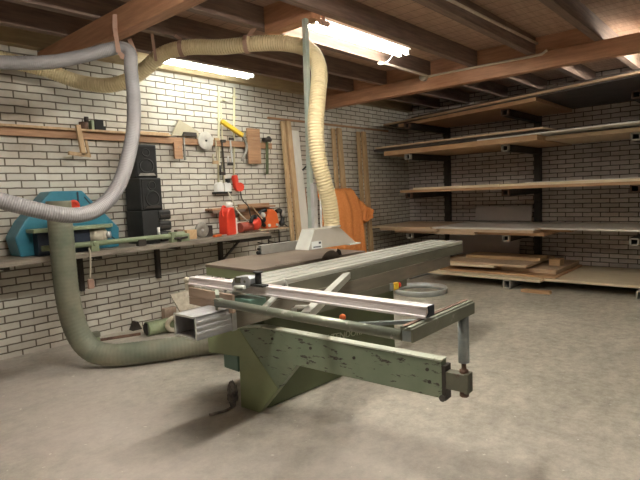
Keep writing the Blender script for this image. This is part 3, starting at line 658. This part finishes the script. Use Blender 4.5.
kn = thing('orange_tool', 'orange handled tool lying flat before the red canister', 'tool', (3.32, 4.36, BZ))
MB().bar((-.10, -.02, .014), (.02, .02, .016), .034, .026).build('handle', 'orange', kn, bevel=.008)
MB().bar((.02, .02, .012), (.10, .03, .012), .02, .008).build('shaft', 'steel', kn)
# drill lying to the right of the canister
dr = thing('power_drill', 'dark red power tool lying on the bench right of the canister', 'power tool', (3.86, 4.52, BZ))
MB().cyl((-.16, -.02, .065), (.02, 0, .07), .055, 18).build('motor_body', 'dull_red', dr)
MB().ball((.09, .0, .095), .085, (1, .7, 1)).build('gear_head', 'red', dr)
MB().tube(spline([(-.02, -.05, .11), (.0, -.06, .17), (.06, -.04, .175), (.09, -.02, .15)], .02), .022, 10).build('grip', 'black', dr)
MB().box(-.12, .10, -.06, .05, 0, .02).build('sole_plate', 'rust', dr)

# ------------------------------------------------------------------ wall shelf and orange tool
sh = thing('wall_shelf', 'narrow brown wooden shelf on the back wall above the red tools', 'shelf', (3.98, 4.74, 1.15))
HO = (3.98, 4.74, 1.15)
MB().box(3.46, 4.42, 4.66, YB, 1.135, 1.155).build('board', 'pine_x', sh, HO)
MB().box(3.46, 3.93, 4.655, 4.675, 1.10, 1.135).build('front_lip', 'joist', sh, HO)
MB().box(3.93, 4.42, 4.77, YB, 1.00, 1.185).build('back_board', 'pine_x', sh, HO)
s2_ = thing('tool_shelf', 'tiny pale shelf on two metal hooks below the orange machine', 'shelf', (4.38, 4.66, .87))
O2 = (4.38, 4.66, .87)
MB().box(4.10, 4.575, 4.60, YB, .855, .872).build('board', 'ply_tan', s2_, O2)
for x in (4.22, 4.40): MB().box(x - .008, x + .008, 4.60, YB, .84, .855).bar((x, 4.6, .85), (x, 4.6, .68), .012, .012, (1, 0, 0)).bar((x, 4.6, .68), (x, YB, .70), .012, .012, (1, 0, 0)).build('hook', 'iron', s2_, O2)
og = thing('orange_machine', 'orange and black hand-held power tool on the tiny shelf by the planks', 'power tool', (4.325, 4.69, .8725))
MB().prism([(-.10, 0), (.10, 0), (.12, .07), (.09, .19), (.02, .24), (-.06, .22), (-.11, .10)], 1, -.06, .05).build('body', 'orange', og, bevel=.015)
MB().tube(spline([(-.10, -.03, .04), (-.19, -.03, .10), (-.17, -.03, .20), (-.06, -.03, .235)], .02), .024, 12).ball((-.15, -.04, .12), .05).build('left_grip', 'black', og)
MB().tube(spline([(.10, -.03, .20), (.17, -.03, .21), (.21, -.03, .12), (.17, -.03, .03)], .02), .026, 12).ball((.19, -.03, .05), .04).build('right_grip', 'black', og)
MB().cyl((-.06, -.06, .04), (-.06, -.075, .04), .02, 14).cyl((.07, -.06, .04), (.07, -.075, .04), .016, 14).build('white_button', 'white', og)
MB().ball((-.15, -.06, .17), .035).build('grey_knob', 'disc', og); MB().ball((.20, -.05, .17), .035, (.7, 1, 1.2)).build('grey_knob', 'disc', og)
MB().bar((.20, -.04, .05), (.27, -.05, -.0), .012, .012).build('lever', 'iron', og)
tag(MB().bar((4.0, 4.63, 1.165), (4.12, 4.58, 1.0), .022, .008).build('wooden_stick', 'plyedge', org=(4.0, 4.63, 1.15)), 'thin light stick slanting from the shelf to the red tool', 'stick')

# ------------------------------------------------------------------ tool rail and hanging tools
rl = thing('tool_rail', 'long wooden tool rail fixed to the painted brick wall', 'tool rail', (3.1, 4.77, 1.89))
RO = (3.1, 4.77, 1.89)
MB().box(1.0, 4.49, 4.745, 4.775, 1.857, 1.925).build('batten', 'pine_x', rl, RO, bevel=.003)
MB().box(1.0, 3.02, 4.69, YB, 1.925, 1.943).build('ledge', 'pine', rl, RO)
for x in (1.3, 2.4, 3.3, 4.2): MB().box(x - .03, x + .03, 4.775, YB, 1.87, 1.915).build('spacer', 'joist', rl, RO)
FZ, FY = 1.943, 4.735
cnn = thing('tin_can', 'dark rusty tin standing at the left end of the rail ledge', 'tin', (2.14, 4.73, FZ))
MB().lathe([(.001, 0), (.04, 0), (.04, .065), (.001, .065)], (0, 0, 0), 'z', 20).build('body', 'rust', cnn); MB().lathe([(.02, .064), (.02, .115), (.001, .115)], (0.03, 0, 0), 'z', 14).build('spout', 'iron', cnn)
tag(MB().box(2.20, 2.225, 4.70, 4.76, FZ, FZ + .085).build('green_box', 'pipe_green', org=(2.26, 4.73, FZ)), 'thin green box on the rail ledge beside the black case', 'box')
tag(MB().box(2.235, 2.315, 4.70, 4.765, FZ, FZ + .095).box(2.315, 2.34, 4.71, 4.76, FZ, FZ + .04).build('black_case', 'black_soft', org=(2.33, 4.73, FZ), bevel=.004), 'black case on the rail ledge left of the grey hose', 'case')
tag(MB().box(2.62, 3.0, 4.70, 4.74, FZ, FZ + .016).build('thin_stick', 'plyedge', org=(2.8, 4.72, FZ)), 'thin pale stick lying on the ledge right of the grey hose', 'stick')
cl = thing('wooden_clamp', 'wooden frame clamp hanging at the far left of the rail', 'clamp', (2.15, 4.70, 1.8))
CO = (2.15, 4.70, 1.8)
MB().bar((2.06, 4.668, 1.97), (2.09, 4.668, 1.70), .03, .04, (1, 0, 0)).build('long_arm', 'pine', cl, CO); MB().bar((1.96, 4.668, 1.72), (2.15, 4.668, 1.70), .03, .03).build('lower_arm', 'pine', cl, CO)
MB().bar((2.14, 4.668, 1.70), (2.12, 4.668, 1.84), .02, .02, (1, 0, 0)).build('short_arm', 'pine', cl, CO)
tag(MB().prism([(3.06, FZ - .0), (3.16, FZ + .17), (3.40, FZ + .06), (3.39, FZ), (3.15, FZ)], 1, 4.742, 4.765).build('offcut', 'drab_board', org=(3.2, 4.75, FZ)), 'slanted light plywood offcut standing on the rail', 'board')
tag(MB().prism([(3.18, 1.9435), (3.355, 1.9435), (3.35, 1.985), (3.20, 1.985)], 1, 4.715, 4.741).build('dark_tool', 'iron', org=(3.3, 4.72, 1.93)), 'dark flat tool on the rail just left of the round disc', 'tool')
dsc = thing('hanging_disc', 'round grey sanding disc hanging on the rail', 'disc', (3.47, 4.72, 1.905))
MB().lathe([(.012, 0), (.096, 0), (.1, .003), (.1, .012), (.096, .014), (.035, .014), (.03, .008), (.012, .008), (.012, 0)], (0, -.004, 0), 'y', 36).build('plate', 'disc', dsc)
MB().cyl((0, -.014, 0), (0, .024, 0), .012, 12).build('hub', 'iron', dsc)
for (x, z0, z1, w, m_, lb) in ((3.115, 1.70, 1.87, .10, 'pine_x', 'reddish wooden block hanging below the rail left of the metal strip'),
                               (4.175, 1.665, 2.085, .20, 'pine_x', 'tall brown wooden board hanging across the rail beside the yellow saw')):
    t = thing('hanging_board', lb, 'board', (x, 4.73, z0))
    MB().box(-w / 2, w / 2, -.01, .012, 0, z1 - z0).build('board', m_, t, bevel=.002)
    MB().cyl((0, -.013, (z1 - z0) * .72), (0, -.009, (z1 - z0) * .72), .006, 10).build('screw', 'disc_dark', t)
tag(MB().box(3.19, 3.208, 4.728, 4.7448, 1.69, 1.93).build('metal_strip', 'disc_dark', org=(3.2, 4.73, 1.69)), 'narrow metal strip hanging on the rail right of the reddish block', 'strip')
def hclamp(x, zt, ln, m1, m2, label):
    t = thing('bar_clamp', label, 'clamp', (x, 4.7325, zt))
    MB().bar((0, 0, 0), (.015, 0, -ln), .016, .012, (0, 1, 0)).build('bar', m1, t)
    MB().box(-.012, .05, -.012, .012, -.03, .0).build('upper_jaw', m2, t, bevel=.003); MB().box(-.055, .02, -.012, .012, -ln, -ln + .035).build('lower_jaw', m2, t, bevel=.003)
    MB().cyl((-.045, 0, -ln + .01), (-.045, 0, -ln + .11), .011, 10).build('screw_handle', m1, t)
    return t
hclamp(3.61, 1.945, .29, 'drab_board', 'pine', 'pale bar clamp hanging on the rail right of the round disc')
hclamp(3.70, 1.93, .40, 'iron', 'iron', 'dark bar clamp hanging on the rail before the first yellow conduit')
hclamp(3.82, 1.96, .32, 'steel', 'iron', 'grey bar clamp hanging on the rail between the two yellow conduits')
hs = thing('hand_saw', 'hand saw with yellow handle hanging over the rail', 'saw', (3.90, 4.72, 2.0))
HS = (3.90, 4.72, 2.0)
MB().bar((3.70, 4.72, 2.135), (4.00, 4.72, 1.99), .05, .055, (0, 0, 1)).build('yellow_handle', 'yellow', hs, HS, bevel=.014)
MB().tube(spline([(3.99, 4.72, 1.99), (4.05, 4.72, 1.90), (4.04, 4.72, 1.80), (3.99, 4.72, 1.74), (3.97, 4.72, 1.68)], .02), .016, 8).build('curved_frame', 'disc_dark', hs, HS)
ax = thing('hammer', 'dark green hammer hanging at the right end of the rail', 'hammer', (4.395, 4.731, 1.94))
MB().bar((0, 0, .0), (-.02, 0, -.40), .03, .026, (0, 1, 0)).build('handle', 'green_dark', ax, bevel=.006); MB().cyl((-.06, 0, .02), (.06, 0, .025), .026, 14).ball((.03, 0, .04), .03).build('head', 'iron', ax)
# wall conduits, sockets, red plug
for (x, zb, lb) in ((3.655, 1.40, 'yellowish conduit on the wall leading down to the white sockets'), (3.735, 1.40, 'thin yellowish conduit just right of the first one'), (3.88, 1.45, 'yellowish conduit on the wall leading down to the red connector')):
    r = .013 if x != 3.735 else .009
    cx0 = x; 
    o = thing('wall_conduit', lb, 'pipe', (x, 4.783, zb))
    MB().cyl((0, 0, 0), (.085 if x != 3.735 else .02, 0, 1.10 if x != 3.735 else .95), r, 10).build('pipe', 'cream_pipe', o)
    for z in (.75, .98): MB().box(-.02 + z * .075, .03 + z * .075, -.012, .013, z, z + .018).build('clip', 'cream_pipe', o)
so = thing('wall_socket', 'pair of white wall sockets with a black base under the conduits', 'socket', (3.70, 4.76, 1.34))
for dx in (-.055, .055): MB().prism([(-.05, 0), (.05, 0), (.045, .085), (.02, .11), (-.02, .11), (-.045, .085)], 1, -.03, .038).build('socket_box', 'white', so, bevel=.006).location.x = dx
MB().box(-.13, .10, -.035, .038, -.022, .0).build('base_strip', 'black', so); MB().box(.04, .07, -.045, .0, .10, .15).build('black_plug', 'black', so)
def cordpart(par, pts, r, m, org): return MB().tube(pts, r, 8).build('cord', m, par, org)
rc = thing('red_connector', 'red power connector on the wall right of the white sockets', 'plug', (3.88, 4.74, 1.36))
MB().bar((-.02, .0, .17), (.0, 0, .02), .06, .06, (0, 1, 0)).build('connector_body', 'red', rc, bevel=.015)
MB().cyl((.025, -.04, .03), (.045, .03, .03), .052, 18).build('flap', 'red', rc)
cordpart(rc, spline([(3.92, 4.72, 1.35), (3.95, 4.73, 1.24), (3.96, 4.64, 1.16), (3.97, 4.62, 1.05), (4.0, 4.6, .95)], .03), .007, 'iron', (3.88, 4.74, 1.36))
cordpart(so, spline([(3.74, 4.72, 1.33), (3.76, 4.66, 1.22), (3.78, 4.64, 1.13), (3.88, 4.62, 1.02), (3.96, 4.60, .96)], .03), .008, 'beige', (3.70, 4.76, 1.34))

# ------------------------------------------------------------------ planks leaning on the back wall
tag(MB().box(4.48, 7.15, 4.775, YB, 2.232, 2.258).build('wall_batten', 'pine_x', org=(5.8, 4.79, 2.245)), 'thin long brown batten high on the back wall above the leaning planks', 'batten')
def lean(top, fx, w, th, m_, label, fy=4.48, group='planks leaning on the back wall'):
    tx, ty, tz = top
    v = [(fx - w / 2, fy, 0), (fx + w / 2, fy, 0), (fx + w / 2, fy + th, 0), (fx - w / 2, fy + th, 0), (tx - w / 2, ty - th, tz), (tx + w / 2, ty - th, tz), (tx + w / 2, ty, tz), (tx - w / 2, ty, tz)]
    o = MB().hexa(v).build('leaning_plank', m_, org=(fx, fy, 0), bevel=.003); return tag(o, label, 'plank', group)
lean((4.70, 4.77, 2.215), 4.60, .06, .03, 'pine', 'dark-edged brown plank leaning on the wall, leftmost of all', 4.51)
lean((4.785, 4.77, 2.22), 4.705, .072, .05, 'pine', 'thick brown plank leaning just left of the white board', 4.47)
lean((4.91, 4.765, 2.11), 4.83, .15, .02, 'white_board', 'whitewashed board leaning between brown planks and steel pole', 4.48)
lean((5.04, 4.77, 1.35), 5.03, .06, .03, 'beam', 'short reddish plank leaning behind the steel pole', 4.60)
lean((5.705, 4.77, 2.19), 5.54, .07, .03, 'pine', 'narrow brown plank leaning left in the pair above the orange cloth', 4.51)
lean((5.82, 4.765, 2.20), 5.675, .08, .045, 'pine', 'broad brown plank leaning right in the pair above the orange cloth', 4.475)
lean((6.295, 4.77, 2.18), 6.085, .07, .03, 'pine', 'narrow brown plank leaning left in the rightmost pair', 4.51)
lean((6.41, 4.765, 2.185), 6.205, .08, .045, 'pine', 'broad brown plank leaning rightmost of all the wall planks', 4.475)
pipe('black_hook', spline([(4.79, 4.52, 1.58), (4.82, 4.44, 1.64), (4.90, 4.42, 1.60), (5.06, 4.44, 1.60), (5.10, 4.44, 1.58)], .02), .012, 'black', 'black hooked cable tied around the white board top near the pole', 'cable')
pipe('white_cable', spline([(4.86, 4.43, 1.58), (4.94, 4.40, 1.48), (4.98, 4.40, 1.32), (4.975, 4.40, 1.1), (4.96, 4.40, .6), (4.96, 4.40, .017)], .03), .016, 'white', 'white cable curving down beside the white board', 'cable')

# ------------------------------------------------------------------ orange cloth
def cloth(name, label, outline_top, zb, wob, depth, seed, y0):
    nx, nz = 46, 26; bm = bmesh.new(); grid = []
    (xa, za), (xb, zb_) = outline_top
    for j in range(nz + 1):
        row = []; t = j / nz
        for i in range(nx + 1):
            s = i / nx
            x = xa + (xb - xa) * s + wob(s, t)
            ztop = za + (zb_ - za) * s; bot = zb(s)
            z = ztop + (bot - ztop) * t
            f = (.042 * math.sin(s * 15 + seed + 1.2 * t) + .022 * math.sin(s * 31 + 2 * seed + t)) * (.25 + .75 * t)
            y = y0 - depth * min(1, t * 3.2) ** .5 + f + .02 * mn.noise(Vector((s * 4, t * 3, seed)))
            row.append(bm.verts.new((x, y, z)))
        grid.append(row)
    for j in range(nz):
        for i in range(nx):
            bm.faces.new((grid[j][i], grid[j][i + 1], grid[j + 1][i + 1], grid[j + 1][i])).smooth = True
    mb = MB(); mb.bm.free(); mb.bm = bm
    o = mb.build(name, 'cloth', org=((xa + xb) / 2, y0, 0)); md = o.modifiers.new('thickness', 'SOLIDIFY'); md.thickness = .006
    return o
o = cloth('orange_cloth', '', ((5.05, 1.33), (5.84, 1.335)), lambda s: .38 + .12 * math.sin(s * 5), lambda s, t: (s - .3) * t * .16 + t * .04 + (max(0, s - .8) * .8) * t ** 2 * -.5, .15, 1.3, 4.575)
tag(o, 'bright orange cloth draped over the planks behind the saw guard', 'cloth')
o2 = cloth('cloth_fold', '', ((5.86, 1.26), (6.22, 1.02)), lambda s: .80 + .30 * abs(s - .55), lambda s, t: .03 * math.sin(5 * t) + .05 * s * t, .08, 4.1, 4.57)
tag(o2, 'smaller orange cloth bundle hanging right of the big orange cloth', 'cloth')

# ------------------------------------------------------------------ lumber rack on the right wall
AY = (1.16, 2.60, 4.04)
LV = (2.245, 1.80, 1.235, .645, .112)
rk = thing('lumber_rack', 'dark wall-mounted lumber rack with long pale channel arms', 'rack', (7.74, 2.6, 0))
RKO = (7.74, 2.6, 0)
for y in AY:
    MB().box(7.70, XR - .002, y - .045, y + .045, 0, 2.42).build('upright', 'iron', rk, RKO)
    for lv in LV:
        yo = y; y = yo if lv > .2 else yo - .12
        hh = .085 if lv > .2 else .111; x0 = 6.52 if lv > .2 else 6.25
        a = MB()
        for (ya, yb, za, zb) in ((y - .045, y + .045, lv - .012, lv), (y - .045, y - .033, lv - hh, lv), (y + .033, y + .045, lv - hh, lv), (y - .045, y + .045, lv - hh, lv - hh + .01)): a.box(x0, 7.70, ya, yb, za, zb)
        am = a.build('arm', 'iron' if lv > .2 else 'steel', rk, RKO)
        e = MB()
        for (ya, yb, za, zb) in ((y - .047, y + .047, lv - .014, lv + .0), (y - .047, y - .032, lv - hh, lv), (y + .032, y + .047, lv - hh, lv), (y - .047, y + .047, lv - hh, lv - hh + .014)): e.box(x0 - .004, x0 + .05, ya, yb, za - .0005, zb - .0005)
        e.build('arm_end', 'disc' if lv in (1.80, .645, .112) else 'rust', am, RKO); y = yo
G = 'boards stacked on the lumber rack'
def board(y0, x0, y1, x1, z, th, m_, label, depth=None, back=7.66, cat='board'):
    """sheet lying flat: front edge from (x0,y0) to (x1,y1)"""
    b0 = back if depth is None else x0 + depth; b1 = back if depth is None else x1 + depth
    o = MB().hexa([(x0, y0, z), (b0, y0, z), (b1, y1, z), (x1, y1, z), (x0, y0, z + th), (b0, y0, z + th), (b1, y1, z + th), (x1, y1, z + th)])
    return tag(o.build('wood_board', m_, org=((x0 + b1) / 2, (y0 + y1) / 2, z), bevel=.002), label, cat, G)
# level 1
z = 2.2455
board(4.40, 6.86, 2.12, 6.24, z, .045, 'ply_brown', 'brown board lowest in the stack on the highest rack level'); z += .0455
board(4.62, 6.94, .4, 5.74, z, .016, 'ply_dark', 'thin dark sheet between the two boards of the highest rack level'); z += .0165
board(4.72, 6.92, .4, 5.69, z, .024, 'ply_tan', 'long pale-edged board above the brown one on the highest rack level'); z += .0245
board(4.10, 6.75, .4, 5.695, z, .022, 'ply_dark', 'black board on the very top of the highest rack level')
# level 2
z = 1.8005
board(4.45, 6.52, 2.12, 6.28, z, .065, 'ply_brown', 'thick orange-brown board lowest on the second rack level from the top'); z += .0655
board(2.08, 6.45, 1.0, 6.40, 1.8005, .045, 'ply_tan', 'short tan board end right of the thick orange-brown board', None, 7.5)
board(2.9, 6.36, .5, 6.00, z, .014, 'lam_white', 'thin white-edged sheet right on top of the thick orange-brown board'); z += .0145
board(4.68, 6.58, 2.05, 6.30, z, .036, 'ply_dark', 'added dark sheet for the shaded gap in the middle of the second rack level from the top'); z += .0365  # dark sheet added in place of the shaded gap between the boards
board(4.60, 6.51, 2.02, 6.20, z, .020, 'ply_tan', 'thin pale-edged sheet on top of the second rack level from the top')
# level 3
z = 1.2355
board(4.18, 6.52, .5, 6.34, z, .036, 'ply_brown', 'brown board lowest on the middle rack level', .6); z += .0365
board(4.50, 7.16, 3.9, 7.16, 1.2355, .036, 'joist', 'short dark board at the wall corner on the middle rack level', .45)
board(3.98, 6.55, 2.66, 6.45, z, .032, 'ply_pale', 'pale yellow board on the left of the middle rack level')
board(2.655, 6.48, .5, 6.30, z, .030, 'ply_pale', 'pale yellow board on the right of the middle rack level'); z += .0325
board(2.40, 6.66, .5, 6.55, z, .010, 'lam_white', 'thin whitish sheet on the pale boards of the middle rack level')
# level 4
z = .6455
board(4.28, 6.50, 2.98, 6.42, z, .036, 'ply_tan', 'tan board lowest on the left of the second level from the floor')
board(2.975, 6.52, 2.10, 6.46, z, .036, 'ply_brown', 'brown board lowest on the right of the second level from the floor'); z += .0365
board(4.50, 6.42, 3.52, 6.38, z, .036, 'ply_tan', 'tan board in mid stack, left, on the second level from the floor')
board(3.515, 6.46, 2.22, 6.42, z, .036, 'ply_tan', 'tan board in mid stack, centre, on the second level from the floor')
board(2.215, 6.70, 1.85, 6.68, z, .036, 'ply_brown', 'short brown board in mid stack, right, on the second level from the floor', None, 7.5); z += .0365
board(4.66, 6.36, 3.62, 6.40, z, .02, 'ply_tan', 'tan sheet on top left of the second level from the floor', None, 7.60)
board(3.615, 6.45, 2.20, 6.42, z, .022, 'lam_white', 'white sheet on top of the second level from the floor', None, 7.60)
board(2.195, 6.60, .5, 6.40, z, .02, 'lam_white', 'white sheet reaching out right on the second level from the floor', None, 7.60)
# floor level
z = .1125
board(3.60, 6.26, 2.07, 6.22, z, .03, 'ply_pale', 'long pale-edged board lowest in the floor pile', 1.3)
board(2.065, 6.36, .5, 6.38, z, .03, 'ply_pale', 'pale board lowest in the floor pile, right end', 1.25); z += .0305
board(3.50, 6.42, 1.95, 6.40, z, .022, 'ply_brown', 'reddish brown sheet second from below in the floor pile', 1.15); z += .0225
board(2.70, 6.62, 2.00, 6.58, z, .05, 'ply_tan', 'tan board third from below in the floor pile, right side', 1.0)
board(3.75, 6.75, 2.705, 6.70, z, .05, 'ply_brown', 'brown board third from below in the floor pile, left side', .85); z += .0505
board(3.36, 6.42, 2.72, 6.44, z, .03, 'ply_pale', 'short pale board jutting out below the wide tan sheet of the floor pile', .6); z += .0305
board(3.43, 6.46, 2.30, 6.42, z, .028, 'ply_tan', 'wide tan sheet near the top of the floor pile', 1.10); z += .0285
board(3.30, 6.84, 2.28, 6.86, z, .045, 'plyedge', 'narrow brown board lying on top of the floor pile', .30)
tag(MB().box(6.95, 7.12, 2.06, 2.20, .2160, .30).build('offcut_block', 'plyedge', org=(7, 2.1, .216), bevel=.003), 'light offcut block on the right end of the floor pile', 'block')
tag(MB().box(6.12, 6.20, 1.93, 2.26, .0, .035).build('floor_batten', 'ply_brown', org=(6.16, 2.1, 0)), 'short brown batten lying on the floor under the rack boards', 'batten')
def panel(y0, y1, z0, z1, x, label):
    o = MB().hexa([(x - .016, y0, z0), (x, y0, z0), (x, y1, z0), (x - .016, y1, z0), (x + .024, y0, z1), (x + .04, y0, z1), (x + .04, y1, z1), (x + .024, y1, z1)])
    tag(o.build('grey_panel', 'grey_panel', org=(x, y0, z0)), label, 'panel')
panel(2.66, 3.52, .752, .975, 7.64, 'grey panel standing against the wall above the white sheets')
panel(2.83, 3.97, .20, .56, 7.62, 'larger grey panel standing against the wall behind the floor pile')

# ------------------------------------------------------------------ world and view
w = bpy.data.worlds.new('world'); SC.world = w; w.use_nodes = True
w.node_tree.nodes['Background'].inputs[0].default_value = (.6, .7, .9, 1); w.node_tree.nodes['Background'].inputs[1].default_value = .2
vs = SC.view_settings; vs.view_transform = 'Standard'; vs.look = 'None'; vs.gamma = 1; vs.use_curve_mapping = False; vs.exposure = 1.5
